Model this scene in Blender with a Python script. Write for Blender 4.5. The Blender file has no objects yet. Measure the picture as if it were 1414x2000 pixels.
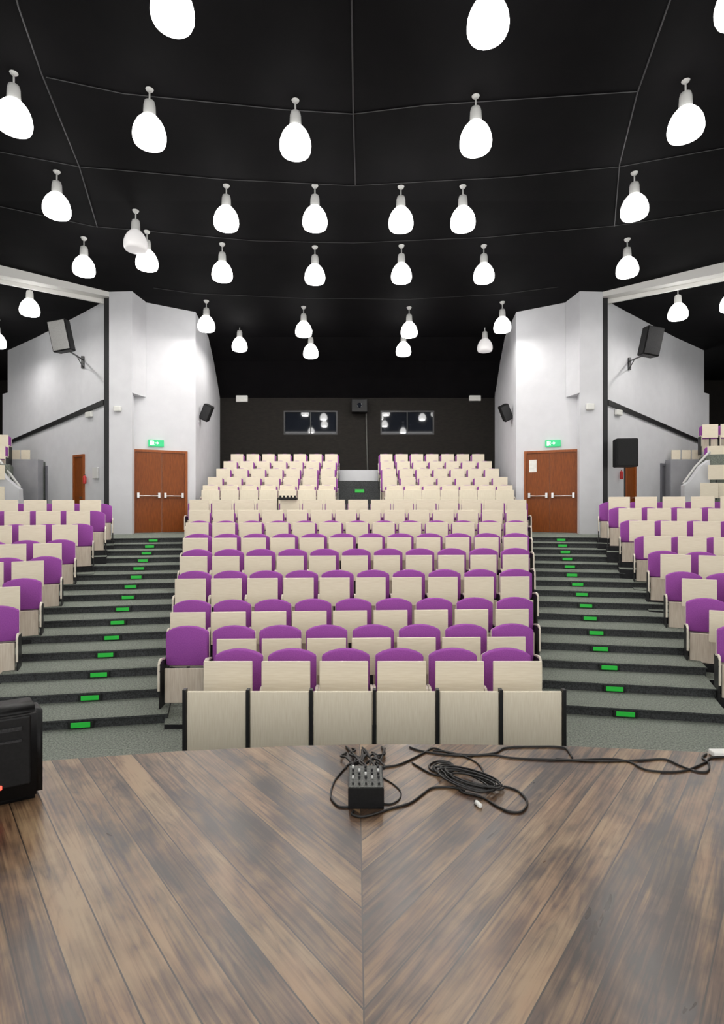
import bpy, bmesh, math, random
from mathutils import Vector, Matrix
random.seed(7)
S = bpy.context.scene
COL = S.collection
R = math.radians
EYE = 2.45; F = 1050.0; CX = 695.0; HY = 985.0

# ------------------------------------------------------------------ camera
cam_d = bpy.data.cameras.new('camera'); cam = bpy.data.objects.new('camera', cam_d); COL.objects.link(cam)
cam.location = (0, 0, EYE); cam.rotation_euler = (R(90), 0, 0)
cam_d.sensor_fit = 'HORIZONTAL'; cam_d.sensor_width = 36.0; cam_d.lens = 36.0 * F / 1414.0
cam_d.shift_x = (707 - CX) / 1414.0; cam_d.shift_y = -(1000 - HY) / 1414.0
cam_d.clip_start = 0.05; cam_d.clip_end = 200
S.camera = cam
S.view_settings.view_transform = 'Standard'; S.view_settings.look = 'None'
S.view_settings.gamma = 1.0; S.view_settings.use_curve_mapping = False
S.view_settings.exposure = 0.5
# ------------------------------------------------------------------ world
w = bpy.data.worlds.new('world'); S.world = w; w.use_nodes = True
w.node_tree.nodes['Background'].inputs[0].default_value = (1.0, 0.985, 0.965, 1)
w.node_tree.nodes['Background'].inputs[1].default_value = 1.36
LAMP_W = 54.0          # watts of each hall pendant
GLOW = 5.0             # brightness of the lit glass

# ------------------------------------------------------------------ helpers
def P(px, py, d):
    "point seen at pixel (px, py) at depth d"
    return Vector(((px - CX) / F * d, d, EYE + (HY - py) / F * d))
def X(px, d): return (px - CX) / F * d
def ZR(py, d): return EYE + (HY - py) / F * d

def mat(name, col, rough=0.6, metal=0.0, spec=0.5, emit=None, estr=0.0):
    m = bpy.data.materials.new(name); m.use_nodes = True
    b = m.node_tree.nodes['Principled BSDF']
    b.inputs['Base Color'].default_value = (*col, 1); b.inputs['Roughness'].default_value = rough
    b.inputs['Metallic'].default_value = metal; b.inputs['Specular IOR Level'].default_value = spec
    if emit:
        b.inputs['Emission Color'].default_value = (*emit, 1); b.inputs['Emission Strength'].default_value = estr
    return m
def nd(m, t, **kw):
    n = m.node_tree.nodes.new(t)
    for k, v in kw.items(): setattr(n, k, v)
    return n
def noisy(name, c1, c2, scale=40, rough=0.8, stretch=(1, 1, 1), detail=4, lo=.35, hi=.65, bump=0.0, spec=.3):
    "two-tone procedural noise material"
    m = mat(name, c1, rough, spec=spec); nt = m.node_tree; b = nt.nodes['Principled BSDF']
    tc = nd(m, 'ShaderNodeTexCoord'); mp = nd(m, 'ShaderNodeMapping'); mp.inputs['Scale'].default_value = stretch
    no = nd(m, 'ShaderNodeTexNoise'); no.inputs['Scale'].default_value = scale; no.inputs['Detail'].default_value = detail
    cr = nd(m, 'ShaderNodeValToRGB'); cr.color_ramp.elements[0].position = lo; cr.color_ramp.elements[1].position = hi
    cr.color_ramp.elements[0].color = (*c1, 1); cr.color_ramp.elements[1].color = (*c2, 1)
    L = nt.links.new
    L(tc.outputs['Object'], mp.inputs['Vector']); L(mp.outputs[0], no.inputs['Vector']); L(no.outputs['Fac'], cr.inputs[0]); L(cr.outputs[0], b.inputs['Base Color'])
    if bump:
        bp = nd(m, 'ShaderNodeBump'); bp.inputs['Strength'].default_value = bump; bp.inputs['Distance'].default_value = .01
        L(no.outputs['Fac'], bp.inputs['Height']); L(bp.outputs[0], b.inputs['Normal'])
    return m

M = {}
M['wall'] = noisy('white_paint', (.68, .685, .71), (.71, .715, .74), 3, .75)
M['wall_shaded'] = noisy('shaded_white_paint', (.36, .36, .385), (.40, .40, .42), 3, .75)  # white paint greyed: the gallery wall's shade is put into its colour
M['black_wall'] = noisy('black_brick_paint', (.010, .0085, .007), (.015, .0125, .010), 6, .85, stretch=(1, 1, 3))
M['ceiling'] = noisy('black_ceiling_panel', (.0028, .0025, .0032), (.0042, .0038, .0044), 2, .8, spec=.12)
M['seam'] = mat('ceiling_seam', (.036, .036, .038), .5)
M['carpet'] = noisy('speckled_carpet', (.095, .108, .092), (.29, .32, .275), 55, .95, lo=.3, hi=.72, bump=.4)
M['riser'] = noisy('dark_riser', (.035, .037, .038), (.085, .09, .092), 55, .9)
M['fascia'] = noisy('black_fascia', (.010, .010, .012), (.018, .018, .02), 20, .7)
M['cream_h'] = noisy('pale_laminate_across', (.80, .71, .55), (.90, .82, .67), 6, .5, stretch=(1, 1, 26), lo=.3, hi=.7)
M['cream_v'] = noisy('pale_laminate_upright', (.83, .74, .57), (.94, .86, .70), 6, .5, stretch=(26, 1, 1), lo=.3, hi=.7)
M['cream_pan'] = noisy('pale_plywood', (.68, .58, .47), (.80, .71, .60), 5, .45, stretch=(12, 1, 1))
M['cream'] = noisy('cream_coat', (.80, .73, .61), (.86, .80, .69), 8, .4)
M['purple'] = noisy('purple_fabric', (.30, .066, .345), (.36, .092, .41), 90, .9, bump=.15)
M['black'] = mat('black_steel', (.012, .012, .013), .45)
M['black_plastic'] = noisy('black_plastic', (.0045, .0045, .005), (.008, .008, .0085), 60, .5)
M['grille'] = noisy('speaker_grille', (.016, .016, .017), (.04, .04, .042), 120, .55)
M['grille_grey'] = noisy('grey_speaker_grille', (.30, .30, .29), (.40, .40, .39), 120, .5)
M['chrome'] = mat('brushed_steel', (.62, .62, .62), .28, 1.0)
M['silver'] = mat('painted_silver', (.72, .72, .70), .4, .0)
M['door_wood'] = noisy('oiled_door_wood', (.15, .032, .003), (.28, .072, .008), 7, .38, stretch=(9, 9, .8), lo=.25, hi=.75)
M['door_frame'] = noisy('door_frame_wood', (.26, .065, .014), (.34, .095, .02), 7, .4, stretch=(9, 9, .8))
M['white_plastic'] = mat('white_plastic', (.78, .78, .74), .4)
M['paper'] = noisy('notice_paper', (.78, .77, .72), (.86, .86, .82), 14, .8)
M['red'] = mat('red_enamel', (.55, .03, .03), .35)
M['green_lit'] = mat('lit_green', (.02, .3, .04), .4, emit=(.02, .62, .05), estr=.22)
M['exit_green'] = mat('lit_exit_green', (.02, .3, .12), .4, emit=(.03, .62, .22), estr=.5)
M['exit_white'] = mat('lit_exit_white', (.8, .9, .8), .4, emit=(.7, 1, .75), estr=.9)
M['led'] = mat('red_led', (.6, .05, .03), .3, emit=(1, .08, .05), estr=1.6)
M['glow'] = mat('lit_opal_glass', (.9, .9, .9), .3, emit=(1, .985, .96), estr=GLOW)
M['dim'] = mat('dim_opal_glass', (.75, .73, .72), .25, emit=(1, .97, .96), estr=.28)
M['glass'] = mat('booth_glass', (.006, .008, .013), .03, 0.0, 1.0)
M['lintel'] = mat('lintel_paint', (.84, .83, .80), .45)
M['rubber'] = mat('cable_rubber', (.007, .006, .0055), .5)

# stage boards: chevron of stained planks
def stage_material():
    m = mat('stained_stage_boards', (.2, .13, .08), .36, spec=.5); nt = m.node_tree; L = nt.links.new; b = nt.nodes['Principled BSDF']
    b.inputs['Coat Weight'].default_value = .15; b.inputs['Coat Roughness'].default_value = .28
    tc = nd(m, 'ShaderNodeTexCoord'); sx = nd(m, 'ShaderNodeSeparateXYZ'); L(tc.outputs['Object'], sx.inputs[0])
    def mth(op, a, bb=None, c=None):
        n = nd(m, 'ShaderNodeMath', operation=op)
        for i, v in enumerate((a, bb, c)):
            if v is None: continue
            if isinstance(v, (int, float)): n.inputs[i].default_value = v
            else: L(v, n.inputs[i])
        return n.outputs[0]
    x = mth('SUBTRACT', sx.outputs[0], .025); y = sx.outputs[1]
    ax = mth('ABSOLUTE', x); sg = mth('SIGN', x)
    s, c = math.sin(R(40)), math.cos(R(40))
    u = mth('ADD', mth('MULTIPLY', ax, s), mth('MULTIPLY', y, c))
    v = mth('SUBTRACT', mth('MULTIPLY', ax, c), mth('MULTIPLY', y, s))
    vw = mth('DIVIDE', mth('ADD', v, 20.0), .137)
    idx = mth('FLOOR', vw); fr = mth('FRACT', vw)
    key = mth('ADD', idx, mth('MULTIPLY', sg, 500))
    wn = nd(m, 'ShaderNodeTexWhiteNoise', noise_dimensions='1D'); L(key, wn.inputs['W'])
    def vec(uu, vv, k=None):
        cb = nd(m, 'ShaderNodeCombineXYZ'); L(uu, cb.inputs[0]); L(vv, cb.inputs[1])
        if k is not None: L(k, cb.inputs[2])
        return cb.outputs[0]
    off = mth('MULTIPLY', wn.outputs['Value'], 37.0)
    def noise(vecin, sc, det=4, dist=0.0, rough=.55):
        n = nd(m, 'ShaderNodeTexNoise'); n.inputs['Scale'].default_value = sc; n.inputs['Detail'].default_value = det
        n.inputs['Distortion'].default_value = dist; n.inputs['Roughness'].default_value = rough
        L(vecin, n.inputs['Vector']); return n.outputs['Fac']
    fine = noise(vec(mth('ADD', mth('MULTIPLY', u, .55), off), mth('MULTIPLY', v, 20), key), 3.2, 5, .25)
    stain = noise(vec(mth('ADD', mth('MULTIPLY', u, .55), off), mth('MULTIPLY', v, 2.6), key), 2.4, 4, .5)
    big = noise(vec(mth('MULTIPLY', u, .7), mth('MULTIPLY', v, 1.6), sg), 1.5, 3, .4)
    # long cathedral grain, faint
    cen = mth('MULTIPLY', mth('SUBTRACT', fr, .5), .9)
    wv = nd(m, 'ShaderNodeTexNoise'); wv.inputs['Scale'].default_value = 1.6; wv.inputs['Detail'].default_value = 1.0
    L(vec(mth('ADD', mth('MULTIPLY', u, .55), off), cen, key), wv.inputs['Vector'])
    ring = mth('PINGPONG', mth('MULTIPLY', wv.outputs['Fac'], 26.0), 1.0)
    r1 = nd(m, 'ShaderNodeValToRGB'); e = r1.color_ramp.elements
    e[0].position = .36; e[0].color = (.030, .019, .014, 1); e[1].position = .66; e[1].color = (.31, .215, .128, 1)
    q = e.new(.45); q.color = (.095, .057, .036, 1); q = e.new(.54); q.color = (.185, .118, .068, 1)
    tot = mth('ADD', mth('MULTIPLY', stain, .60), mth('MULTIPLY', fine, .40))
    tot = mth('ADD', tot, mth('MULTIPLY', big, .34)); tot = mth('ADD', tot, mth('MULTIPLY', mth('SUBTRACT', wn.outputs['Value'], .5), .15))
    tot = mth('SUBTRACT', tot, .152)
    mott = noise(vec(mth('MULTIPLY', x, 1.0), mth('MULTIPLY', y, 1.0)), 7.0, 4, .3)
    tot = mth('ADD', tot, mth('MULTIPLY', mth('SUBTRACT', mott, .5), .22))
    tot = mth('SUBTRACT', tot, mth('MULTIPLY', mth('POWER', ring, 3.0), .06))
    L(tot, r1.inputs[0])
    # reddish / greyish tint by plank
    hs = nd(m, 'ShaderNodeMix', data_type='RGBA', blend_type='MULTIPLY'); hs.inputs['Factor'].default_value = .55
    r2 = nd(m, 'ShaderNodeValToRGB'); r2.color_ramp.elements[0].color = (1.0, .82, .68, 1); r2.color_ramp.elements[1].color = (1.0, 1.0, .90, 1)
    r2.color_ramp.elements[0].position = .35; r2.color_ramp.elements[1].position = .62
    L(noise(vec(mth('ADD', mth('MULTIPLY', u, 1.3), off), mth('MULTIPLY', v, 4), key), 1.7, 2), r2.inputs[0])
    L(r1.outputs[0], hs.inputs['A']); L(r2.outputs[0], hs.inputs['B'])
    gap = mth('LESS_THAN', mth('ABSOLUTE', mth('SUBTRACT', fr, .5)), .480)
    seam = mth('GREATER_THAN', ax, .0025); gap = mth('MULTIPLY', gap, seam)
    gm = nd(m, 'ShaderNodeMix', data_type='RGBA'); L(gap, gm.inputs['Factor']); gm.inputs['A'].default_value = (.03, .02, .014, 1)
    L(hs.outputs['Result'], gm.inputs['B']); L(gm.outputs['Result'], b.inputs['Base Color'])
    rr = mth('ADD', mth('MULTIPLY', stain, .22), .21); L(rr, b.inputs['Roughness'])
    bp = nd(m, 'ShaderNodeBump'); bp.inputs['Strength'].default_value = .08; bp.inputs['Distance'].default_value = .003
    hgt = mth('ADD', mth('MULTIPLY', fine, .5), gap); L(hgt, bp.inputs['Height']); L(bp.outputs[0], b.inputs['Normal'])
    return m
M['stage'] = stage_material()

class MB:
    def __init__(s): s.bm = bmesh.new()
    def box(s, x0, x1, y0, y1, z0, z1, mi=0):
        v = [s.bm.verts.new((x, y, z)) for z in (z0, z1) for y in (y0, y1) for x in (x0, x1)]
        for f in ((0, 2, 3, 1), (4, 5, 7, 6), (0, 1, 5, 4), (2, 6, 7, 3), (0, 4, 6, 2), (1, 3, 7, 5)):
            s.bm.faces.new([v[i] for i in f]).material_index = mi
        return s
    def rbox(s, x0, x1, y0, y1, z0, z1, r=.01, seg=2):
        "box with its edges rounded"
        b2 = bmesh.new(); t = MB(); t.bm.free(); t.bm = b2; t.box(x0, x1, y0, y1, z0, z1)
        bmesh.ops.recalc_face_normals(b2, faces=b2.faces)
        bmesh.ops.bevel(b2, geom=list(b2.edges), offset=r, segments=seg, affect='EDGES', profile=.5)
        return s.merge(b2)
    def merge(s, b2):
        mp = {v: s.bm.verts.new(v.co) for v in b2.verts}
        for f in b2.faces:
            try: s.bm.faces.new([mp[v] for v in f.verts])
            except ValueError: pass
        b2.free(); return s
    def prism(s, pts, d, mi_top=0, mi_side=0):
        "closed polygon pts (3d) swept by vector d"
        d = Vector(d); a = [s.bm.verts.new(p) for p in pts]; b = [s.bm.verts.new(Vector(p) + d) for p in pts]; n = len(pts)
        s.bm.faces.new(a[::-1]).material_index = mi_side; s.bm.faces.new(b).material_index = mi_top
        for i in range(n): s.bm.faces.new([a[i], a[(i + 1) % n], b[(i + 1) % n], b[i]]).material_index = mi_side
        return s
    def slab(s, poly, z0, z1, mi_top=0, mi_side=0):
        return s.prism([(p[0], p[1], z0) for p in poly], (0, 0, z1 - z0), mi_top, mi_side)
    def loft(s, rings, cap=True):
        rs = [[s.bm.verts.new(p) for p in r] for r in rings]; n = len(rs[0])
        for a, b in zip(rs, rs[1:]):
            for i in range(n): s.bm.faces.new([a[i], a[(i + 1) % n], b[(i + 1) % n], b[i]])
        if cap: s.bm.faces.new(rs[0][::-1]); s.bm.faces.new(rs[-1])
        return s
    def lathe(s, prof, n=20, c=(0, 0, 0), cap=True):
        return s.loft([[(c[0] + r * math.cos(2 * math.pi * k / n), c[1] + r * math.sin(2 * math.pi * k / n), c[2] + z) for k in range(n)] for r, z in prof], cap)
    def tube(s, pts, r, n=8):
        pts = [Vector(p) for p in pts]; rings = []; prev = None
        for i, p in enumerate(pts):
            t = (pts[min(i + 1, len(pts) - 1)] - pts[max(i - 1, 0)]).normalized()
            if prev is None:
                prev = t.cross(Vector((0, 0, 1)));
                if prev.length < .1: prev = t.cross(Vector((1, 0, 0)))
            a = (prev - t * prev.dot(t)).normalized(); prev = a; b = t.cross(a)
            rings.append([p + a * r * math.cos(2 * math.pi * k / n) + b * r * math.sin(2 * math.pi * k / n) for k in range(n)])
        return s.loft(rings)
    def build(s, name, m, parent=None, smooth=False, xf=None):
        bmesh.ops.recalc_face_normals(s.bm, faces=s.bm.faces)
        if xf is not None: bmesh.ops.transform(s.bm, matrix=xf, verts=s.bm.verts)
        me = bpy.data.meshes.new(name); s.bm.to_mesh(me); s.bm.free()
        for mm in (m if isinstance(m, (list, tuple)) else [m]): me.materials.append(mm)
        if smooth:
            for p in me.polygons: p.use_smooth = True
        o = bpy.data.objects.new(name, me); COL.objects.link(o)
        if parent: o.parent = parent
        return o
def empty(name, loc=(0, 0, 0), rz=0.0, rot=None):
    o = bpy.data.objects.new(name, None); COL.objects.link(o); o.empty_display_size = .1
    o.location = loc; o.rotation_euler = rot if rot else (0, 0, rz); return o
def tag(o, label=None, cat=None, group=None):
    if label: o['label'] = label
    if cat: o['category'] = cat
    if group: o['group'] = group
    return o
def struct(o): o['kind'] = 'structure'; return o
def copy_tree(o, parent=None):
    c = o.copy(); COL.objects.link(c); c.parent = parent
    for ch in list(kids.get(o.name, [])): copy_tree(ch, c)
    return c
kids = {}
def register(o):
    "remember a prototype's children for copying"
    for x in bpy.data.objects:
        if x.parent is not None:
            kids.setdefault(x.parent.name, [])
            if x not in kids[x.parent.name]: kids[x.parent.name].append(x)
ORD = ['', 'first', 'second', 'third', 'fourth', 'fifth', 'sixth', 'seventh', 'eighth', 'ninth', 'tenth', 'eleventh', 'twelfth', 'thirteenth', 'fourteenth', 'fifteenth', 'sixteenth']
def interp(tab, x):
    if x <= tab[0][0]: return tab[0][1]
    for (a, b), (c, d) in zip(tab, tab[1:]):
        if x <= c: return b + (d - b) * (x - a) / (c - a)
    return tab[-1][1]
def frame(A, B, z=0.0):
    "rotation of a wall running from A to B: local x along it, local -y towards the hall"
    return math.atan2(B[1] - A[1], B[0] - A[0])

# ================================================================== THE SETTING
CE = [(-6, 6.3), (3, 6.3), (8, 6.2), (11, 6.2), (13, 6.05), (15, 5.8), (16, 5.72), (18, 5.6)]     # ceiling height above the eye by depth
def ceil_z(d): return EYE + interp(CE, d)
LAND = EYE - .82

struct(MB().box(-16, 16, -6, 27, -.3, 0).build('floor', M['carpet']))

# ceiling: three panels of one skin, the middle bay dips down to the projection-room wall
mb = MB()
def strip(x0, x1, prof):
    top = [(x0, d, z + .25) for d, z in prof][::-1]; bot = [(x0, d, z) for d, z in prof]
    mb.prism(bot + top, (x1 - x0, 0, 0))
prof = [(d, EYE + z) for d, z in CE]
strip(-5.2, 5.2, prof + [(19, EYE + 5.05), (19.6, EYE + 4.6), (20.3, EYE + 4.02), (20.6, EYE + 3.95)])
strip(-18, -5.2, prof + [(27, EYE + 5.5)]); strip(5.2, 18, prof + [(27, EYE + 5.5)])
struct(mb.build('ceiling', M['ceiling']))

# seams of the ceiling panels
def ceilpt(px, py):
    d = 8.0
    for _ in range(40): d = .5 * d + .5 * (interp(CE, d) * F / (HY - py))
    return Vector((X(px, d), d, EYE + interp(CE, d) - .006))
seams = [
    [(90, 150), (240, 182), (550, 213), (690, 222), (830, 205), (1245, 178)],
    [(-60, 285), (155, 325), (440, 350), (690, 362), (1000, 345), (1210, 325), (1460, 280)],
    [(-60, 390), (184, 442), (500, 470), (690, 474), (950, 463), (1196, 441), (1460, 402)],
    [(300, 562), (382, 573), (590, 582), (800, 584), (980, 574), (1090, 560)],
    [(20, -60), (35, 10), (80, 140), (155, 325), (190, 443)],
    [(1330, -60), (1305, 10), (1245, 180), (1210, 320), (1200, 441)],
    [(686, -60), (690, 222), (694, 360)]]
for i, sp in enumerate(seams):
    pts = [ceilpt(*q) for q in sp]
    struct(MB().tube(pts, .007 if i < 4 else .012, 6).build('trim_%d' % (i + 1), M['seam']))

# back wall of the hall with two booth windows
yb = 20.3
def wall_with_holes(mb, x0, x1, z0, z1, y, th, holes):
    xs = sorted({x0, x1, *[h[0] for h in holes], *[h[1] for h in holes]}); zs = sorted({z0, z1, *[h[2] for h in holes], *[h[3] for h in holes]})
    for a, b in zip(xs, xs[1:]):
        for c, d in zip(zs, zs[1:]):
            if any(h[0] <= (a + b) / 2 <= h[1] and h[2] <= (c + d) / 2 <= h[3] for h in holes): continue
            mb.box(a, b, y, y + th, c, d)
WIN = [(X(554, yb), X(659, yb), ZR(849, yb), ZR(802, yb)), (X(743, yb), X(848, yb), ZR(849, yb), ZR(802, yb))]
mb = MB(); wall_with_holes(mb, -5.6, 5.7, 0, EYE + 5, yb, .25, WIN); struct(mb.build('wall_back', M['black_wall']))
for i, (a, b, c, d) in enumerate(WIN):
    wn_ = struct(empty('window_%d' % (i + 1), ((a + b) / 2, yb + .02, c)))
    h = (b - a) / 2; t = .05
    g = MB().box(-h, h, .03, .045, 0, d - c).build('pane', M['glass'], wn_)
    f = MB().box(-h, h, -.02, .07, 0, t).box(-h, h, -.02, .07, d - c - t, d - c).box(-h, -h + t, -.02, .07, t, d - c - t).box(h - t, h, -.02, .07, t, d - c - t)
    f.box(-.015, .015, .0, .03, t, d - c - t).build('window_frame', M['black'], wn_)

# ---- the white masses left and right (sg = -1 left, +1 right)
def wallbox(mb, A, B, z0, z1, th=.2, away=1):
    A = Vector(A); B = Vector(B); t = (B - A).normalized(); n = Vector((-t.y, t.x)) * th * away
    mb.slab([A, B, B + n, A + n], z0, z1)
ZT = EYE + 6.3
def mx(px, sg): return px if sg < 0 else 2 * CX - px
geo = {}
for sg, side in ((-1, 'left'), (1, 'right')):
    pt = lambda px, d: (X(mx(px, sg), d), d)
    Cc = pt(258, 15.2); D = pt(382, 16.0); E_ = pt(430 if sg < 0 else 424, 20.35)
    Pf0 = pt(213, 14.75); Pf1 = pt(258, 14.72); Up = pt(285, 15.34)
    # solid block with door wall, inner return wall
    mb = MB()
    poly = [Cc, D, E_, (E_[0] + sg * .25, 20.5), (D[0] + sg * .6, 17.2), (Cc[0] + sg * .35, 16.2)]
    mb.slab(poly, 0, ZT)
    struct(mb.build('wall_%s_door_side' % side, M['wall']))
    # pier beside the door and its wider upper half
    mb = MB(); mb.slab([Pf0, Pf1, (Cc[0] + sg * .02, 15.5), (Pf0[0] + sg * .1, 15.5)], 0, ZT)
    z0 = ZR(767, 14.72)
    mb.slab([Pf1, Up, (Cc[0], 15.42)], z0, ZT)
    struct(mb.build('wall_%s_pier' % side, M['wall']))
    # black slot post
    A = pt(203, 14.9); mb = MB(); mb.slab([A, (Pf0[0], 14.9), (Pf0[0], 15.3), (A[0], 15.3)], 0, ZT); struct(mb.build('trim_%d' % (8 if sg < 0 else 9), M['black']))
    # wing wall running back and outwards
    W0 = pt(206, 15.25); W1 = pt(15, 19.5); W2 = pt(5, 19.75); geo[sg] = (W0, W1)
    mb = MB(); wallbox(mb, W0, W1, 0, ZT, .2, -1 if sg < 0 else 1)
    wallbox(mb, W1, W2, 0, ZR(768, 19.6), .2, -1 if sg < 0 else 1)
    struct(mb.build('wall_%s_wing' % side, M['wall']))
    struct(MB().box(*sorted((sg * 12.5, sg * 18)), 24, 24.2, 0, ZT).build('wall_%s_far' % side, M['black_wall']))
    struct(MB().box(*sorted((sg * 17.8, sg * 18)), -6, 24, 0, ZT + .2).build('wall_%s_outer' % side, M['black_wall']))
    # lintel across the wing opening
    B0 = Vector(pt(213, 14.75)); B1 = Vector(pt(-30, 13.3)); t = (B1 - B0).normalized(); n = Vector((-t.y, t.x)) * (-1 if sg < 0 else 1)
    if n.y < 0: n = -n
    B1 = B0 + t * 4.5; mb = MB()
    def lin(a, b, za, zb, zc, zd): mb.loft([[(*(B0 + n * a), za), (*(B0 + n * b), za), (*(B0 + n * b), zb), (*(B0 + n * a), zb)], [(*(B1 + n * a), zc), (*(B1 + n * b), zc), (*(B1 + n * b), zd), (*(B1 + n * a), zd)]])
    zA = EYE + 5.70; zB = EYE + 5.78
    lin(0, .12, zA, ZT - .1, zB, ZT); lin(.12, .34, zA + .02, ZT - .1, zB + .02, ZT); lin(.34, .40, zA - .10, ZT - .1, zB - .06, ZT); lin(.40, .62, zA - .02, ZT - .1, zB, ZT)
    struct(mb.build('trim_%d' % (10 if sg < 0 else 11), M['lintel']))
def on_wall(sg, px, py, off=0.0):
    "point of the wing wall seen at a pixel, moved off towards the hall"
    (ax, ay), (bx, by) = geo[sg]; k = (px - CX) / F
    # (ax + s(bx-ax)) = k (ay + s(by-ay))
    s = (k * ay - ax) / ((bx - ax) - k * (by - ay)); d = ay + s * (by - ay)
    n = Vector((by - ay, -(bx - ax))).normalized()
    if n.y > 0: n = -n
    return Vector((X(px, d) + n.x * off, d + n.y * off, ZR(py, d)))
for sg, side in ((-1, 'left'), (1, 'right')):
    q = [on_wall(sg, mx(a, sg), b, .002) for a, b in ((205, 781), (205, 791), (18, 868), (18, 862))]
    n = on_wall(sg, mx(100, sg), 800, .05) - on_wall(sg, mx(100, sg), 800, 0)
    struct(MB().prism(q, n).build('trim_%d' % (12 if sg < 0 else 13), M['black']))

# ---- stage
edge = [(-380, 1520), (100, 1485), (350, 1467), (560, 1457), (700, 1454), (900, 1454), (1100, 1457), (1400, 1470), (1800, 1490)]
SZ = .85; sh = EYE - SZ
epts = []
for px, py in edge:
    d = sh * F / (py - HY); epts.append((X(px, d), d))
mb = MB(); mb.slab([(-7, -5)] + [(-7, epts[0][1])] + epts + [(7, epts[-1][1]), (7, -5)][0:2], SZ - .08, SZ, 0, 1)
st = struct(mb.build('stage_floor', [M['stage'], M['black']]))
mb = MB(); mb.slab([(-6.9, -4.9), (-6.9, epts[0][1] - .06)] + [(x, y - .06) for x, y in epts] + [(6.9, epts[-1][1] - .06), (6.9, -4.9)], 0, SZ - .08)
struct(mb.build('stage_front', M['black']))

# ---- aisle boundaries, stairs and terraces
def hw(d): return 2.13 + .2935 * (d - 5.9)                      # half width of the centre block
XO = [(4, 3.0), (6, 3.72), (9.5, 5.16), (13.1, 6.12), (14.7, 6.45)]
def xo(d): return interp(XO, d)
T0 = {-1: 5.9, 1: 6.2}; TT = .513; RI = .82 and (EYE - .82) / 15
def riser_line(sg, i, x, m=.17):
    "depth of riser i of an aisle at lateral position |x|"
    base = T0[sg] + TT * i; mid = (hw(base) + xo(base)) / 2
    return base - m * (abs(x) - mid)
for sg, side in ((-1, 'left'), (1, 'right')):
    mb = MB()
    for i in range(15):
        z1 = RI * (i + 1); z0 = 0 if i == 0 else RI * i - .02
        last = i == 14
        dd0 = T0[sg] + TT * i; dd1 = dd0 + TT
        xi0, xo0 = hw(dd0) - .02, xo(dd0) + .35; xi1, xo1 = hw(dd1) - .02, xo(dd1) + .35
        a = (sg * xi0, riser_line(sg, i, xi0)); b = (sg * xo0, riser_line(sg, i, xo0))
        if last: c = (sg * 6.6, 15.9); d = (sg * (hw(15) - .3), 15.9)
        else: c = (sg * xo1, riser_line(sg, i + 1, xo1) + .05); d = (sg * xi1, riser_line(sg, i + 1, xi1) + .05)
        mb.slab([a, b, c, d], z0, z1, 0, 1)
        # dark nosing strip under the tread lip
        mb.slab([(a[0], a[1] - .025), (b[0], b[1] - .025), (b[0], b[1] + .01), (a[0], a[1] + .01)], z1 - .02, z1, 0, 1)
    struct(mb.build('stairs_%s_aisle' % side, [M['carpet'], M['riser']]))

FR = [0, -2.45, -2.40, -2.25, -1.97, -1.73, -1.51, -1.30, -1.10, -.88]        # centre rows: floor below the eye
FR = [EYE + v for v in FR]
DR = [0, 5.55, 6.42, 7.35, 8.25, 9.3, 10.13, 11.1, 12.0, 12.95]
mb = MB()
for k in range(2, 10):
    y0 = DR[k] - .56; y1 = DR[k + 1] - .50 if k < 9 else 14.0
    mb.slab([(-hw(y0) + .03, y0), (hw(y0) - .03, y0), (hw(y1) - .03, y1), (-hw(y1) + .03, y1)], 0, FR[k], 0, 1)
struct(mb.build('terrace_centre', [M['carpet'], M['fascia']]))
# cross aisle and landing behind, rear terraces
mb = MB(); mb.box(-4.5, 4.5, 13.9, 15.0, 0, LAND, 0); struct(mb.build('floor_cross_aisle', M['carpet']))
RF = [EYE + v for v in (-.41, -.14, .17, .48, .81)]; RD = [15.4, 16.2, 17.1, 18.0, 18.95]
mb = MB()
for k in range(5):
    y0 = RD[k] - .45; y1 = (RD[k + 1] - .45) if k < 4 else yb
    mb.slab([(-4.7, y0), (4.75, y0), (4.75, y1), (-4.7, y1)], 0, RF[k], 0, 1)
    for c in (-1, 1): pass
struct(mb.build('terrace_rear', [M['carpet'], M['riser']]))
struct(MB().box(X(661, 19.3), X(739, 19.3), 19.3, yb - .01, RF[4], ZR(918, 19.3)).build('podium_rear', M['wall']))
# wing floors
for sg, side in ((-1, 'left'), (1, 'right')):
    mb = MB(); mb.slab([(sg * 6.7, 13.9), (sg * 17.8, 9.6), (sg * 17.8, 24), (sg * 13.3, 24), (sg * 12.9, 19.8), (sg * 7.15, 15.25), (sg * 6.45, 14.7), (sg * 6.45, 14.0)], 0, LAND - .02)
    struct(mb.build('floor_%s_wing' % side, M['carpet']))

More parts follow.
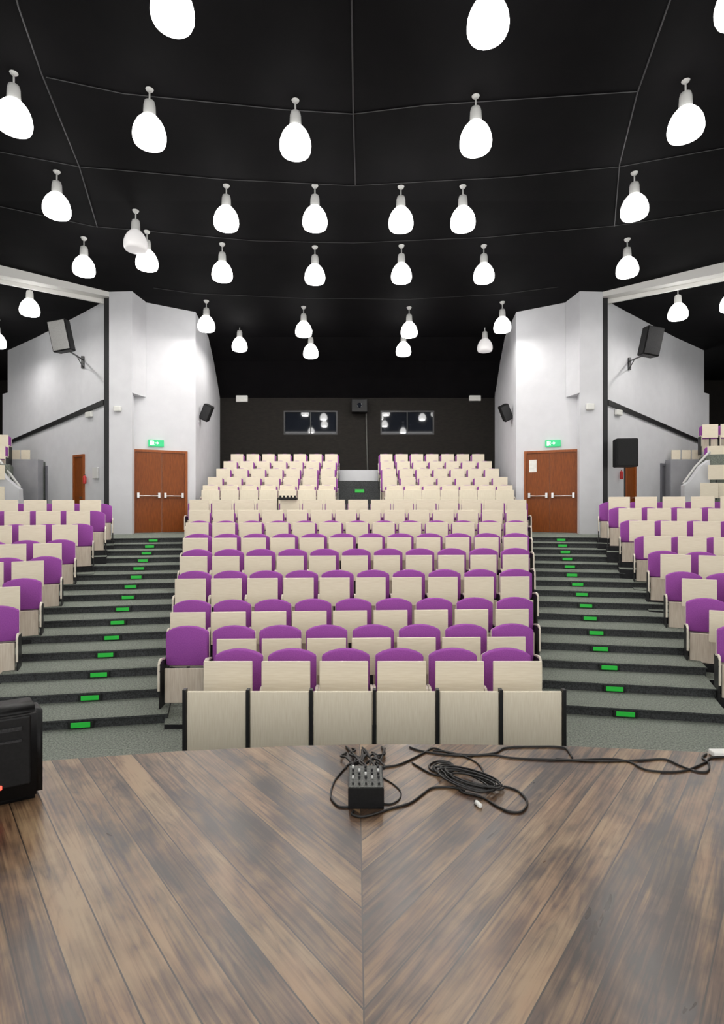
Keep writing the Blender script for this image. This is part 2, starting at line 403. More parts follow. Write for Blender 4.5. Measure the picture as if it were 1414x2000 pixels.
# ================================================================== DOORS
def make_door(name, sg):
    A = (X(mx(258, sg), 15.2), 15.2); B = (X(mx(366, sg), 15.885), 15.885)
    if sg > 0: A, B = B, A
    wd = math.hypot(B[0] - A[0], B[1] - A[1]); rz = frame(A, B); ztop = ZR(877, 15.2); h = ztop - LAND
    o = struct(empty(name, (A[0], A[1], LAND), rz)); t = .07
    MB().box(0, t, -.04, .05, 0, h).box(wd - t, wd, -.04, .05, 0, h).box(t, wd - t, -.04, .05, h - t, h).build('door_frame', M['door_frame'], o)
    mid = wd / 2 + (.04 if sg < 0 else -.04)
    for a, b in ((t + .004, mid - .003), (mid + .003, wd - t - .004)):
        lf = MB().rbox(a, b, -.012, .04, .01, h - t - .004, .004, 1).build('door_leaf', M['door_wood'], o)
        MB().box(a + .02, b - .02, -.018, -.010, 1.0, 1.012).build('rail_joint', M['black'], lf)
        zb = 1.06
        bar = MB().tube([(a + .08, -.10, zb), (b - .08, -.10, zb)], .017)
        bar.box(a + .05, a + .11, -.12, -.012, zb - .05, zb + .09).box(b - .11, b - .05, -.12, -.012, zb - .05, zb + .09)
        bar.build('push_bar', M['chrome'], lf)
    return o, A, B, rz, wd, h
dl = make_door('door_1', -1); dr = make_door('door_2', 1)
# notice taped on the right door
o, A, B, rz, wd, h = dr
nt_ = MB().box(.14, .35, -.022, -.018, h - .62, h - .26).build('paper_notice', M['paper'])
nt_.location = o.location; nt_.rotation_euler = o.rotation_euler
tag(nt_, 'white paper notice taped high on the right brown double door', 'notice')
# exit signs above the doors
for sg, dd in ((-1, dl), (1, dr)):
    o, A, B, rz, wd, h = dd
    s = empty('exit_sign', (0, 0, 0), rz); u = .42 * wd if sg < 0 else .53 * wd
    s.location = (A[0] + math.cos(rz) * u, A[1] + math.sin(rz) * u, LAND + h + .10)
    MB().rbox(-.21, .21, -.07, -.002, 0, .19, .008).build('sign_box', M['exit_green'], s)
    p = MB().box(-.16, -.10, -.074, -.0702, .03, .16)            # doorway
    p.prism([(.02, -.0702, .05), (.08, -.0702, .095), (.02, -.0702, .14)], (0, -.004, 0)).box(-.04, .025, -.074, -.0702, .083, .107)
    p.lathe([(.001, 0), (.014, .006), (.014, .014), (.001, .02)], 8, (-.07, -.072, .135)).prism([(-.085, -.0702, .13), (-.055, -.0702, .125), (-.065, -.0702, .08), (-.045, -.0702, .035), (-.06, -.0702, .03), (-.08, -.0702, .075), (-.10, -.0702, .04), (-.11, -.0702, .05), (-.09, -.0702, .09)], (0, -.004, 0))
    p.build('pictogram', M['exit_white'], s)
    tag(s, 'small lit green exit sign above the %s brown double door' % ('left' if sg < 0 else 'right'), 'exit sign', 'exit signs above the double doors')

# wing doors (seen at a glancing angle on the wing walls)
def wing_door(name, sg, a, b, ytop, ybot, m, frame_m):
    p0 = on_wall(sg, mx(a, sg), ybot); p1 = on_wall(sg, mx(b, sg), ybot); pt_ = on_wall(sg, mx(b, sg), ytop)
    if p0.x > p1.x: p0, p1 = p1, p0
    wd = (Vector((p1.x, p1.y)) - Vector((p0.x, p0.y))).length; rz = math.atan2(p1.y - p0.y, p1.x - p0.x)
    o = struct(empty(name, (p0.x, p0.y, LAND), rz)); h = pt_.z - LAND
    MB().box(0, .07, -.05, .05, 0, h).box(wd - .07, wd, -.05, .05, 0, h).box(.07, wd - .07, -.05, .05, h - .07, h).build('door_frame', frame_m, o)
    lf = MB().box(.075, wd - .075, -.02, .04, .01, h - .075).build('door_leaf', m, o)
    MB().box(wd - .2, wd - .1, -.07, -.02, 1.0, 1.04).build('door_handle', M['chrome'], lf)
M['grey_door'] = mat('grey_metal_door', (.16, .16, .18), .5)
wing_door('door_3', -1, 145, 166, 887, 975, M['door_wood'], M['door_frame'])
wing_door('door_4', 1, 150, 171, 887, 975, M['door_wood'], M['door_frame'])
wing_door('door_5', -1, 80, 93, 910, 975, M['grey_door'], M['grey_door'])
wing_door('door_6', 1, 88, 101, 905, 975, M['grey_door'], M['grey_door'])

# ================================================================== LAMPS
lamp_shade_prof = [(r, -.40 + (z + .40) * .90) for r, z in [(.080, -.46), (.125, -.50), (.178, -.57), (.215, -.65), (.236, -.73), (.242, -.80), (.238, -.86), (.218, -.915), (.190, -.93)]]
def make_lamp(lit=True):
    o = empty('pendant_lamp')
    MB().lathe([(.012, 0), (.075, 0), (.075, -.03), (.05, -.075), (.02, -.10)], 16).build('ceiling_rose', M['silver'], o, True)
    MB().lathe([(.013, -.09), (.013, -.24)], 8).build('rod', M['silver'], o, True)
    MB().lathe([(.03, -.22), (.072, -.245), (.085, -.30), (.092, -.45), (.096, -.475), (.03, -.475)], 18).build('lamp_holder', M['silver'], o, True)
    MB().lathe(lamp_shade_prof + ([(.176, -.870), (.196, -.85), (.22, -.80), (.225, -.76), (.20, -.70), (.14, -.60), (.05, -.52), (.01, -.52)] if lit else [(.10, -.885), (.02, -.89)]), 24).build('glass_shade', M['glow'] if lit else M['dim'], o, True)
    if lit:
        ld = bpy.data.lights.new('bulb', 'POINT'); ld.energy = LAMP_W; ld.color = (1, .965, .92); ld.shadow_soft_size = .08
        l = bpy.data.objects.new('bulb', ld); COL.objects.link(l); l.parent = o; l.location = (0, 0, -.815)
        ld.cycles.use_multiple_importance_sampling = False
    return o
lampA = make_lamp(True); lampB = make_lamp(False); register(None)
used = {id(lampA): False, id(lampB): False}
def place_lamp(px, pybot, d, label, group, lit=True, xy=None):
    src = lampA if lit else lampB
    if used[id(src)]: o = copy_tree(src)
    else: o = src; used[id(src)] = True
    x, y = xy if xy else (X(px, d), d)
    z = min(ceil_z(y), 99) if xy else ZR(pybot, d) + .93
    if px is not None and not xy:
        gapz = ceil_z(d) - z
        o.scale = (1, 1, 1)
        z = ZR(pybot, d + .18) + .877
    o.location = (x, y, z); tag(o, label, 'lamp', group); return o
def solve_d(pybot, d0):
    "depth at which a lamp hanging from the ceiling has its bottom at pixel row pybot"
    d = d0
    for _ in range(60): d = .5 * d + .5 * ((interp(CE, d) - .877) * F / (HY - pybot) - .18 * .5)
    return d
rows = [
    ('nearest', [(337, 73, 1), (953, 95, 1), (1444, 62, 1)]),
    ('second', [(27, 270, 1), (292, 297, 1), (577, 315, 1), (929, 308, 1), (1339, 283, 1)]),
    ('third', [(111, 432, 1), (265, 497, 0), (442, 455, 1), (615, 455, 1), (783, 457, 1), (904, 456, 1), (1239, 434, 1)]),
    ('fourth', [(164, 543, 1), (287, 532, 1), (434, 553, 1), (615, 558, 1), (784, 556, 1), (945, 556, 1), (1225, 545, 1)]),
    ('fifth', [(403, 650, 1), (593, 660, 1), (799, 661, 1), (981, 652, 1)]),
    ('farthest', [(468, 688, 1), (607, 701, 1), (788, 697, 1), (947, 690, 0)])]
for rn, ls in rows:
    for i, (px, pb, lit) in enumerate(ls):
        d = solve_d(pb, 9)
        if rn == 'farthest': d = 17.2
        if rn == 'third' and px == 265: d = solve_d(497, 9)
        lab = ('lit white glass pendant lamp' if lit else 'unlit grey glass pendant lamp') + ', %s from the left in the %s ceiling row' % (ORD[i + 1], rn)
        place_lamp(px, pb, d, lab, 'pendant lamps on the black ceiling', bool(lit))
place_lamp(58, 620, 14.2, 'lit white pendant lamp under the black ceiling of the left wing', 'pendant lamps on the black ceiling')
place_lamp(1324, 628, 14.4, 'lit white pendant lamp under the black ceiling of the right wing', 'pendant lamps on the black ceiling')
place_lamp(1428, 612, 13.2, 'lit white pendant lamp cut off by the right edge, in the right wing', 'pendant lamps on the black ceiling')
for i, (x, y) in enumerate([(-6, 3.4), (-2.2, 3.2), (2.0, 3.2), (6, 3.4), (-3.4, -.3), (0.2, .4), (3.6, -.3), (-9.5, 8.5), (9.5, 8.5), (-11, 12.5), (11.5, 16), (-11, 16.5), (12.2, 13.8), (-12.2, 13.8), (-14.5, 17), (14.5, 17)]):  # lamps by lintels and outer wing sides are unseen, added to brighten wing walls
    nm = ['over the left stage corner', 'over the stage, left of centre', 'over the stage, right of centre', 'over the right stage corner', 'over the back of the stage at left', 'over the middle of the stage', 'over the back of the stage at right', 'over the outer seats at left', 'over the outer seats at right', 'beyond the outer seats at left', 'deep inside the right wing', 'deep inside the left wing', 'unseen beside the right lintel, added to brighten the wing', 'unseen beside the left lintel, added to brighten the wing', 'unseen at the outer left, added to brighten the wing', 'unseen at the outer right, added to brighten the wing'][i]
    place_lamp(None, None, y, 'lit white glass pendant lamp hanging ' + nm, 'pendant lamps on the black ceiling', True, xy=(x, y))

# ================================================================== SEATS
def arch(hwid, zb, zs, zc, n=9, rb=.035):
    "outline of an arched back in x,z"
    p = []
    for k in range(4):
        a = math.pi + math.pi / 2 * k / 3; p.append((-hwid + rb + rb * math.cos(a), zb + rb + rb * math.sin(a)))
    for k in range(4):
        a = 1.5 * math.pi + math.pi / 2 * k / 3; p.append((hwid - rb + rb * math.cos(a), zb + rb + rb * math.sin(a)))
    ct = .03
    p.append((hwid, zs - .015))
    for k in range(n):
        t = -1 + 2 * k / (n - 1); x = -(hwid - ct * .3) * t * -1
        x = (hwid - .008) * -t; p.append((x, zs + (zc - zs) * (1 - t * t) ** .8))
    p.append((-hwid, zs - .015))
    return p
def pad(mb, outl, y_back, y_front, inset=.014):
    cx = 0; cz = sum(q[1] for q in outl) / len(outl)
    def ring(f, y): return [(q[0] * f, y, cz + (q[1] - cz) * f) for q in outl]
    mb.loft([ring(.98, y_back), ring(1, y_back - .01), ring(1, y_front + inset), ring(.985, y_front + inset * .35), ring(.94, y_front)])
def make_seat():
    o = empty('auditorium_seat')
    mb = MB(); pad(mb, arch(.245, .50, .895, .96), .02, -.055); mb.build('back_cushion', M['purple'], o, True)
    mb = MB(); pad(mb, arch(.250, .47, .885, .95), .045, .02, .004); mb.build('back_shell', M['cream'], o)
    mb = MB(); mb.rbox(-.225, .225, -.155, -.135, .10, .50, .008); mb.build('seat_pan', M['cream_pan'], o)
    mb = MB(); mb.rbox(-.215, .215, -.133, -.07, .13, .48, .02); mb.build('seat_cushion', M['purple'], o)
    for sx in (-1, 1):
        mb = MB(); x0 = sx * .261
        path = [(-.05, .60), (-.16, .62), (-.215, .61), (-.245, .57), (-.25, .50), (-.25, .27)]
        for (y0, z0), (y1, z1) in zip(path, path[1:]):
            mb.prism([(x0 - .012, y0, z0), (x0 - .012, y1, z1), (x0 - .012, y1 + .012 * (1 if y1 > -.24 else 1), z1 - .022 if y1 > -.24 else z1), (x0 - .012, y0 + .012, z0 - .022)], (.024, 0, 0))
        mb.build('armrest', M['cream'], o)
        MB().rbox(x0 - .009, x0 + .009, -.215, .03, 0, .58, .004, 1).build('leg', M['black'], o)
    return o
def make_tablet():
    "upright folded writing tablet on its post, as one unit of the row desk"
    o = empty('writing_tablet')
    MB().rbox(-.232, .232, -.012, .012, -.42, 0, .006, 2).build('tablet_board', M['cream_h'], o)
    MB().box(-.02, .02, .014, .034, -.985, -.08).box(-.10, .10, .014, .022, -.34, -.28).build('post', M['black'], o)
    return o
seat0 = make_seat(); tab0 = make_tablet(); register(None)
used2 = {}
def put(src, loc, rz, label, cat, group, sc=1.0):
    if src.name in used2: o = copy_tree(src)
    else: o = src; used2[src.name] = 1
    o.location = loc; o.rotation_euler = (0, 0, rz); tag(o, label, cat, group)
    if sc != 1.0: o.scale = (sc, 1, 1)
    return o
def on_row(px, d0, m):
    k = (px - CX) / F; d = d0 / (1 - m * k); return k * d, d      # d = d0 + m X
# centre block: (seat first px, last px, count), (tablet first, last, count, top y, depth, width scale)
CR = [None,
      ((467, 988, 6), (438, 1000, 6, 1291, 5.14, 1.0), .01),
      ((367, 1000, 8), (462, 988.7, 7, 1246, 6.12, .96), .03),
      ((376, 1005, 9), (367, 1000, 9, 1192.5, 7.0, 1.0), .05),
      ((381, 1007, 10), (372, 1005.5, 10, 1128, 7.95, 1.0), .05),
      ((386, 1006, 11), (378, 1007, 11, 1085, 8.95, 1.0), .05),
      ((388, 1007, 12), (381.5, 1007, 12, 1050, 9.8, 1.0), .04),
      ((390, 1007, 13), (385, 1009, 13, 1020.5, 10.7, 1.0), .03),
      ((391, 1008, 14), (389, 1009, 14, 996, 11.6, 1.0), .02),
      ((388, 1010, 15), (389, 1009, 15, 976, 12.6, .98), .0)]
for k in range(1, 10):
    (a, b, n), (ta, tb, tn, ty, td, ts), m = CR[k]
    for i in range(n):
        px = a + (b - a) * i / (n - 1); x, d = on_row(px, DR[k], m)
        wd = abs(b - a) / (n - 1) * DR[k] / F / .55
        put(seat0, (x, d, FR[k] + .005), math.atan(m) * .8, 'purple padded seat with cream shell, %s from left in %s row of centre block' % (ORD[i + 1], ORD[k]), 'seat', 'padded seats of the centre block')
    for i in range(tn):
        px = ta + (tb - ta) * i / (tn - 1); x, d = on_row(px, td, m)
        if k == 1: continue
        put(tab0, (x, d, ZR(ty, td)), math.atan(m), 'upright cream writing tablet, %s from left in %s row of centre block' % (ORD[i + 1], ORD[k]), 'writing tablet', 'folded-up writing tablets of the centre block', ts)
# front desk row with modesty panels
def make_desk():
    o = empty('front_desk_unit')
    MB().rbox(-.258, .258, -.012, .012, .10, .815, .005, 1).build('front_panel', M['cream_v'], o)
    MB().box(.262, .290, -.03, .03, 0, .835).build('post', M['black'], o)
    MB().box(-.262, .262, -.006, .02, .04, .095).build('bottom_rail', M['black'], o)
    MB().rbox(-.232, .232, .41, .435, .56, .955, .006, 2).build('tablet_board', M['cream_h'], o)
    MB().box(-.20, -.17, .012, .41, .60, .63).box(.17, .20, .012, .41, .60, .63).build('bracket', M['black'], o)
    return o
desk0 = make_desk(); register(None)
for i in range(6):
    px = 423 + 123.2 * i; o = put(desk0, (X(px, 4.7), 4.7, 0), 0, 'pale upright-grain desk front with raised tablet, %s from left behind the stage edge' % ORD[i + 1], 'desk', 'front desk units facing the stage')
pe = MB().box(-.014, .014, -.03, .03, 0, .835).build('end_post', M['black']); pe.location = (X(423, 4.7) - .276, 4.7, 0)
tag(pe, 'black upright end post at the left end of the front desk row', 'post')

# side blocks
TH = R(23)
def side_block(sg, rowsd, word, tabn, offs):
    t = Vector((sg * math.cos(TH), -math.sin(TH))); n = Vector((-sg * math.sin(TH), -math.cos(TH)))
    rz = -sg * TH if False else (TH if sg < 0 else -TH)
    terr = MB()
    for ri, (pxs, ytop, d, wpx, wy, cnt) in enumerate(rowsd):
        S0 = Vector((X(pxs, d), d)); zt = ZR(ytop, d); zf = zt - .96
        rown = ORD[len(rowsd) + offs - ri]
        ns = 0
        for i in range(cnt + 1):
            p = S0 + t * .55 * i; ppx = CX + F * p.x / p.y
            if p.y < 2.5 or (ppx < -45 if sg < 0 else ppx > 1459): break
            ns += 1
            put(seat0, (p.x, p.y, zf + .005), rz, 'purple padded seat with cream shell, %s from the aisle in %s row of %s block' % (ORD[i + 1], rown, word), 'seat', 'padded seats of the %s block' % word)
        # tablets
        L0 = S0 + n * .40; best = None
        for j in range(-200, 200):
            s_ = j * .01; p = L0 + t * s_; ppx = CX + F * p.x / p.y
            if best is None or abs(ppx - wpx) < best[0]: best = (abs(ppx - wpx), s_)
        for i in range(cnt):
            p = L0 + t * (best[1] + .55 * i); ppx = CX + F * p.x / p.y
            if p.y < 2.3 or (ppx < -40 if sg < 0 else ppx > 1454): break
            zt_ = ZR(wy, (L0 + t * best[1]).y)
            put(tab0, (p.x, p.y, zt_), rz, 'upright cream writing tablet, %s from the aisle in %s row of %s block' % (ORD[i + 1], rown, word), 'writing tablet', 'folded-up writing tablets of the %s block' % word)
        a = S0 - t * .29; far = S0 + t * (.55 * 9)
        if zf > .02: terr.slab([a + n * .56, far + n * .56, far - n * .60, a - n * .60], 0, zf, 0, 1)
        terr.slab([a + n * .20, far + n * .20, far - n * .04, a - n * .04], max(0, zf - .35), max(.02, zf) + .095, 1, 1)
    struct(terr.build('terrace_%s' % ('left' if sg < 0 else 'right'), [M['carpet'], M['fascia']]))
# rows from the far one to the near one: aisle seat centre px, its top y, depth, first tablet centre px, tablet top y, count
left_rows = [(197, 984, 12.8, 177, 977, 6), (181, 998, 11.75, 153, 998, 5), (155, 1023, 10.9, 126.5, 1025, 5), (118, 1054, 10.0, 93, 1061, 4),
             (88, 1087, 9.0, 54, 1096, 3), (44, 1130, 7.9, 2, 1147, 2), (-6, 1184, 6.95, -62, 1200, 2), (-62, 1250, 6.05, -150, 1270, 1)]
right_rows = [(1192, 981, 12.9, 1209, 970.5, 6), (1212, 991, 12.0, 1230.5, 992.5, 5), (1237, 1016, 11.1, 1254, 1017, 5), (1267, 1047, 10.3, 1284, 1046.6, 4),
              (1297, 1076, 9.4, 1320, 1083, 4), (1335, 1117, 8.4, 1366, 1131, 3), (1380, 1169, 7.4, 1425, 1194, 2), (1447, 1222, 6.5, 1520, 1245, 1)]
side_block(-1, left_rows, 'left', 6, 0)
side_block(1, right_rows, 'right', 6, 0)

# rear block: two halves of five rows
RR = [((411, 637, 7), (770, 986, 7), 948, 15.0), ((420, 642, 7), (761, 977, 7), 931.7, 15.8), ((436, 640, 7), (760, 961, 7), 915.6, 16.7),
      ((449.5, 642.6, 7), (756, 947.5, 7), 901, 17.6), ((463, 647, 7), (754.5, 934, 7), 887, 18.6)]
for k, (la, ra, ty, td) in enumerate(RR):
    for (a, b, n), w_ in ((la, 'left'), (ra, 'right')):
        for i in range(n):
            px = a + (b - a) * i / (n - 1)
            put(tab0, (X(px, td), td, ZR(ty, td)), 0, 'upright cream writing tablet, %s from left in %s row of rear %s block' % (ORD[i + 1], ORD[k + 1], w_), 'writing tablet', 'folded-up writing tablets of the rear block', .92)
            put(seat0, (X(px + (2 if w_ == 'left' else -2), td + .35), td + .35, RF[k] + .005), 0, 'purple padded seat with cream shell, %s from left in %s row of rear %s block' % (ORD[i + 1], ORD[k + 1], w_), 'seat', 'padded seats of the rear block', .96)
# tall cream panels in front of the rear block
pan = MB().rbox(-.25, .25, -.012, .012, .0, EYE + .40 - LAND, .005, 1).build('rear_front_panel', M['cream_v']); used3 = False
for (a, b, n), w_ in ((RR[0][0], 'left'), (RR[0][1], 'right')):
    for i in range(n):
        o = pan if not used3 else pan.copy()
        if used3: COL.objects.link(o)
        used3 = True
        px = a + (b - a) * i / (n - 1); o.location = (X(px, 14.9), 14.9, LAND)
        tag(o, 'tall cream panel, %s from left, fronting the rear %s block' % (ORD[i + 1], w_), 'panel', 'tall cream panels before the rear block')

# ================================================================== STEP LIGHTS
LG = [160, 178, 195, 208, 220, 231, 241, 251, 256, 267, 272, 280, 287, 293, 300]
RG = [1219, 1198, 1188, 1171, 1163, 1151, 1143, 1135, 1127, 1116, 1112, 1107, 1103, 1098, 1095]
sl = empty('step_light')
MB().rbox(-.13, .13, -.012, 0, -.035, .035, .004, 1).build('housing', M['black'], sl)
MB().rbox(-.10, .10, -.018, -.012, -.028, .028, .004, 1).build('green_lens', M['green_lit'], sl)
register(None); first = True
for sg, lst, word in ((-1, LG, 'left'), (1, RG, 'right')):
    for i, px in enumerate(lst):
        d = T0[sg] + TT * i
        for _ in range(6): x = X(px, d); d = riser_line(sg, i, x)
        o = sl if first else copy_tree(sl); first = False
        o.location = (x, d - .022, RI * (i + .45)); o.rotation_euler = (0, 0, -sg * math.atan(.17))
        tag(o, 'green step light on the %s aisle, %s riser up from the stage' % (word, ORD[i + 1]), 'step light', 'green step lights on the aisle stairs')
o = copy_tree(sl); o.location = P(702, 959, RD[0] - .46); o.scale = (1.3, 1, 1.6)
tag(o, 'green step light at the foot of the rear centre aisle', 'step light')

# ================================================================== THINGS ON THE WALLS
# boxes, conduit and black box on the black back wall
for px, py, w_ in ((473, 779, 'left'), (927, 777, 'right')):
    e = empty('emergency_light', P(px, py, yb)); MB().rbox(-.22, .22, -.09, 0, -.13, .13, .02).build('housing', M['white_plastic'], e)
    MB().box(-.19, .19, -.095, -.09, -.10, -.02).build('diffuser', M['paper'], e)
    tag(e, 'small cream emergency light box high on the black back wall, %s' % w_, 'emergency light', 'emergency light boxes on the black back wall')
e = empty('projector_box', P(702, 796, yb))
MB().rbox(-.29, .29, -.45, 0, -.24, .24, .02).build('housing', M['black_plastic'], e); MB().lathe([(.09, 0), (.09, .03), (.07, .035)], 16).build('lens', M['glass'], e).matrix_local = Matrix.Translation((.0, -.45, 0)) @ Matrix.Rotation(R(90), 4, 'X')
tag(e, 'black square box mounted between the two booth windows', 'projector')
e = MB().tube([P(715, 808, yb - .04), P(716, 850, yb - .04), P(718, 918, yb - .04)], .03, 8).build('conduit', mat('dull_conduit', (.10, .10, .09), .5, .5))
tag(e, 'thin grey vertical pipe between the booth windows on the back wall', 'pipe')
# small angled speakers on the inner return walls
def cabinet(name, wdt, dep, hgt, front, parent_rot, loc, label, cat='speaker', group=None, yoke=None):
    e = empty(name, loc, rot=parent_rot)
    hw_, hb = wdt / 2, wdt / 2 * .86
    mb = MB(); mb.slab([(-hw_, -dep / 2), (hw_, -dep / 2), (hb, dep / 2), (-hb, dep / 2)], -hgt / 2, hgt / 2)
    bmesh.ops.recalc_face_normals(mb.bm, faces=mb.bm.faces)
    bmesh.ops.bevel(mb.bm, geom=list(mb.bm.edges), offset=.018, segments=2, affect='EDGES')
    mb.build('cabinet', M['black_plastic'], e)
    MB().rbox(-hw_ + .03, hw_ - .03, -dep / 2 - .012, -dep / 2 + .002, -hgt / 2 + .03, hgt / 2 - .03, .005, 1).build('grille', front, e)
    tag(e, label, cat, group); return e
def bracket(p0, p1, label):
    b = empty('wall_bracket', p1); v = Vector(p0) - Vector(p1)
    MB().tube([(0, 0, 0), v], .022, 8).tube([(0, 0, -.22), v * .45], .014, 6).build('arm', M['black'], b)
    MB().box(-.04, .04, -.04, .04, -.26, .10).build('wall_plate', M['black'], b)
    tag(b, label, 'bracket')
for sg, w_ in ((-1, 'left'), (1, 'right')):
    c = P(mx(404, sg) + (1 if sg > 0 else 0), 806, 16.6)
    cabinet('wall_speaker', .30, .24, .50, M['grille'], (R(14), R(-26 * sg) * -1 if False else R(26) * (1 if sg < 0 else -1), 0), c, 'small tilted black speaker on the pale return wall beside the %s door' % w_, group='small tilted speakers near the doors')
    bracket(c + Vector((sg * .05, 0, 0)), P(mx(386, sg), 812, 16.75), 'black wall bracket holding the small tilted speaker, %s side' % w_)
cl = P(121, 657, 14.1)
cabinet('wall_speaker', .50, .30, .80, M['grille_grey'], (R(6), R(-9), R(-4)), cl, 'large black speaker with grey grille high in the left wing')
bracket(cl + Vector((.12, .1, -.35)), on_wall(-1, 164, 703, .03), 'black wall bracket under the large left-wing speaker')
cr = P(1270, 668, 14.1)
cabinet('wall_speaker', .46, .32, .74, M['grille'], (R(6), R(9), R(6)), cr, 'large all-black speaker high in the right wing')
bracket(cr + Vector((-.15, .1, -.33)), on_wall(1, 1227, 706, .03), 'grey wall bracket under the large right-wing speaker')
# small fittings
def fit(name, px, py, d, w2, h2, dep, m, label, cat, rz=0):
    e = MB().rbox(-w2, w2, -dep, 0, -h2, h2, min(w2, h2, dep) * .3).build(name, m); e.location = P(px, py, d); e.rotation_euler = (0, 0, rz); return tag(e, label, cat)
fit('motion_sensor', 231, 799, 14.73, .10, .07, .10, M['white_plastic'], 'small white sensor on the white pier left of the left door', 'sensor')
fit('motion_sensor', 1151, 795, 14.73, .11, .09, .10, M['white_plastic'], 'small white sensor on the white pier right of the right door', 'sensor')
for sg, px, py, w_ in ((-1, 177, 810, 'left'), (1, 1205, 806, 'right')):
    p = on_wall(sg, px, py, .01); rz = math.atan2(geo[sg][1][1] - geo[sg][0][1], geo[sg][1][0] - geo[sg][0][0]);
    if sg < 0: rz += math.pi
    e = MB().rbox(-.17, .17, -.08, 0, -.08, .08, .015).build('emergency_light', M['white_plastic']); e.location = p; e.rotation_euler = (0, 0, rz)
    tag(e, 'white emergency light under the sloping black band in the %s wing' % w_, 'emergency light')
p = on_wall(-1, 189, 924, .01)
e = MB().rbox(-.15, .15, -.05, 0, -.16, .16, .01).build('control_panel', M['silver']); e.location = p; e.rotation_euler = (0, 0, math.atan2(geo[-1][1][1] - geo[-1][0][1], geo[-1][1][0] - geo[-1][0][0]) + math.pi)
tag(e, 'small grey control panel on the left wing wall', 'control panel')
for sg, px, py, w_ in ((-1, 172, 940, 'left'), (1, 1207, 931, 'right')):
    p = on_wall(sg, px, py, .10); e = empty('fire_extinguisher', (p.x, p.y, p.z - .2))
    e.scale = (.62, .62, .62); e.location.z += .12
    MB().lathe([(.02, 0), (.07, .01), (.08, .04), (.08, .32), (.05, .38), (.02, .40)], 14).build('cylinder', M['red'], e, True)
    MB().lathe([(.02, .39), (.022, .44)], 8).box(-.01, .06, -.01, .01, .43, .45).build('valve', M['black'], e)
    tag(e, 'small red fire extinguisher hung beside the brown door in the %s wing' % w_, 'fire extinguisher')

# speaker on a stand in the right wing
q = P(1220, 885, 14.55)
cabinet('stand_speaker', .56, .42, .76, M['black_plastic'], (0, 0, R(-6)), q, 'black loudspeaker on a stand before the brown door, right wing')
e = empty('speaker_stand', (q.x, q.y, LAND))
MB().lathe([(.02, .25), (.02, q.z - .39 - LAND)], 10).build('pole', M['black'], e)
for k in range(3):
    a = 2 * math.pi * k / 3 + .4; MB().tube([(0, 0, .55), (.45 * math.cos(a), .45 * math.sin(a), .02)], .014, 6).build('leg', M['black'], e)
tag(e, 'black tripod stand carrying the loudspeaker in the right wing', 'speaker stand')

# ---- wing galleries: parapet with shade in its colour, raised seats, stair flank with rail
for sg, w_ in ((-1, 'left'), (1, 'right')):
    o_ = -6 if sg > 0 else 0
    a, b = sorted((X(mx(74, sg) + o_, 17.2), X(mx(-60, sg), 17.2)))
    mb = MB().box(a, b, 17.2, 17.5, LAND, ZR(897, 17.2)); struct(mb.build('wall_%s_gallery' % w_, M['wall_shaded']))
    mb = MB().box(a, b, 17.5, 18.4, LAND, ZR(900, 17.2)); struct(mb.build('floor_%s_gallery' % w_, M['carpet']))
    # seats behind the parapet
    ks = 0
    for px in ((50, 31, 12, -7) if sg < 0 else (1320, 1340, 1360)):
        ks += 1
        put(tab0, (X(px, 17.45), 17.45, ZR(879, 17.45)), 0, 'upright cream tablet above the shaded parapet of the %s wing, %s from the wall' % (w_, ORD[ks]), 'writing tablet', 'tablets above the %s parapet' % w_, .62)
    # stair flank wall, sloping, with handrail
    if sg < 0: q = [(-40, 890), (0, 920), (11, 934), (24, 945), (37, 955), (39, 1000), (-40, 1000)]
    else: q = [(1337, 1000), (1337, 948), (1349, 940), (1371, 909), (1386, 898), (1386, 1000)]
    d = 15.6; mb = MB(); mb.prism([P(x, y, d) for x, y in q], (0, .18, 0)); struct(mb.build('wall_%s_stair_flank' % w_, M['wall']))
    if sg < 0: q = [(-20, 880), (0, 900), (18, 923), (39, 951)]
    else: q = [(1334, 945), (1356, 914), (1386, 882)]
    h = empty('handrail', P(q[-1][0], q[-1][1], d + .35)); off = -Vector(h.location)
    MB().tube([P(x, y, d + .35) + off for x, y in q], .035, 8).build('rail', M['silver'], h)
    for x, y in q[1:]: MB().tube([P(x, y, d + .35) + off, P(x, y, d + .35) + off - Vector((0, 0, .7))], .02, 6).build('baluster', M['silver'], h)
    tag(h, 'grey metal handrail climbing along the stair in the %s wing' % w_, 'handrail')
# raised seats at the far right and left edges
k = 0
for px, yt, d in ((1387, 829, 16.8), (1423, 828, 16.8), (1398, 871, 16.0), (1431, 871, 16.0), (1400, 908, 15.3), (1435, 908, 15.3), (1385, 943, 14.7), (1421, 943, 14.7)):
    k += 1
    put(tab0, (X(px, d), d, ZR(yt, d)), R(-12), 'upright cream tablet, %s of the raised seats at the right edge' % ORD[k], 'writing tablet', 'raised tablets at the right edge')
    if k < 4: put(seat0, (X(px - 5, d + .35), d + .35, ZR(yt, d) - .93), R(-12), 'purple padded seat, %s of the raised seats at the right edge' % ORD[k], 'seat', 'raised seats at the right edge')
k = 0
for px, yt, d in ((1, 849, 16.8), (-6, 869, 16.0), (-8, 908, 15.3), (-9, 950, 14.6)):
    k += 1
    put(tab0, (X(px, d), d, ZR(yt, d)), R(12), 'upright cream tablet, %s of the raised seats at the left edge' % ORD[k], 'writing tablet', 'raised tablets at the left edge')
    if k < 3: put(seat0, (X(px + 4, d + .35), d + .35, ZR(yt, d) - .93), R(12), 'purple padded seat, %s of the raised seats at the left edge' % ORD[k], 'seat', 'raised seats at the left edge')
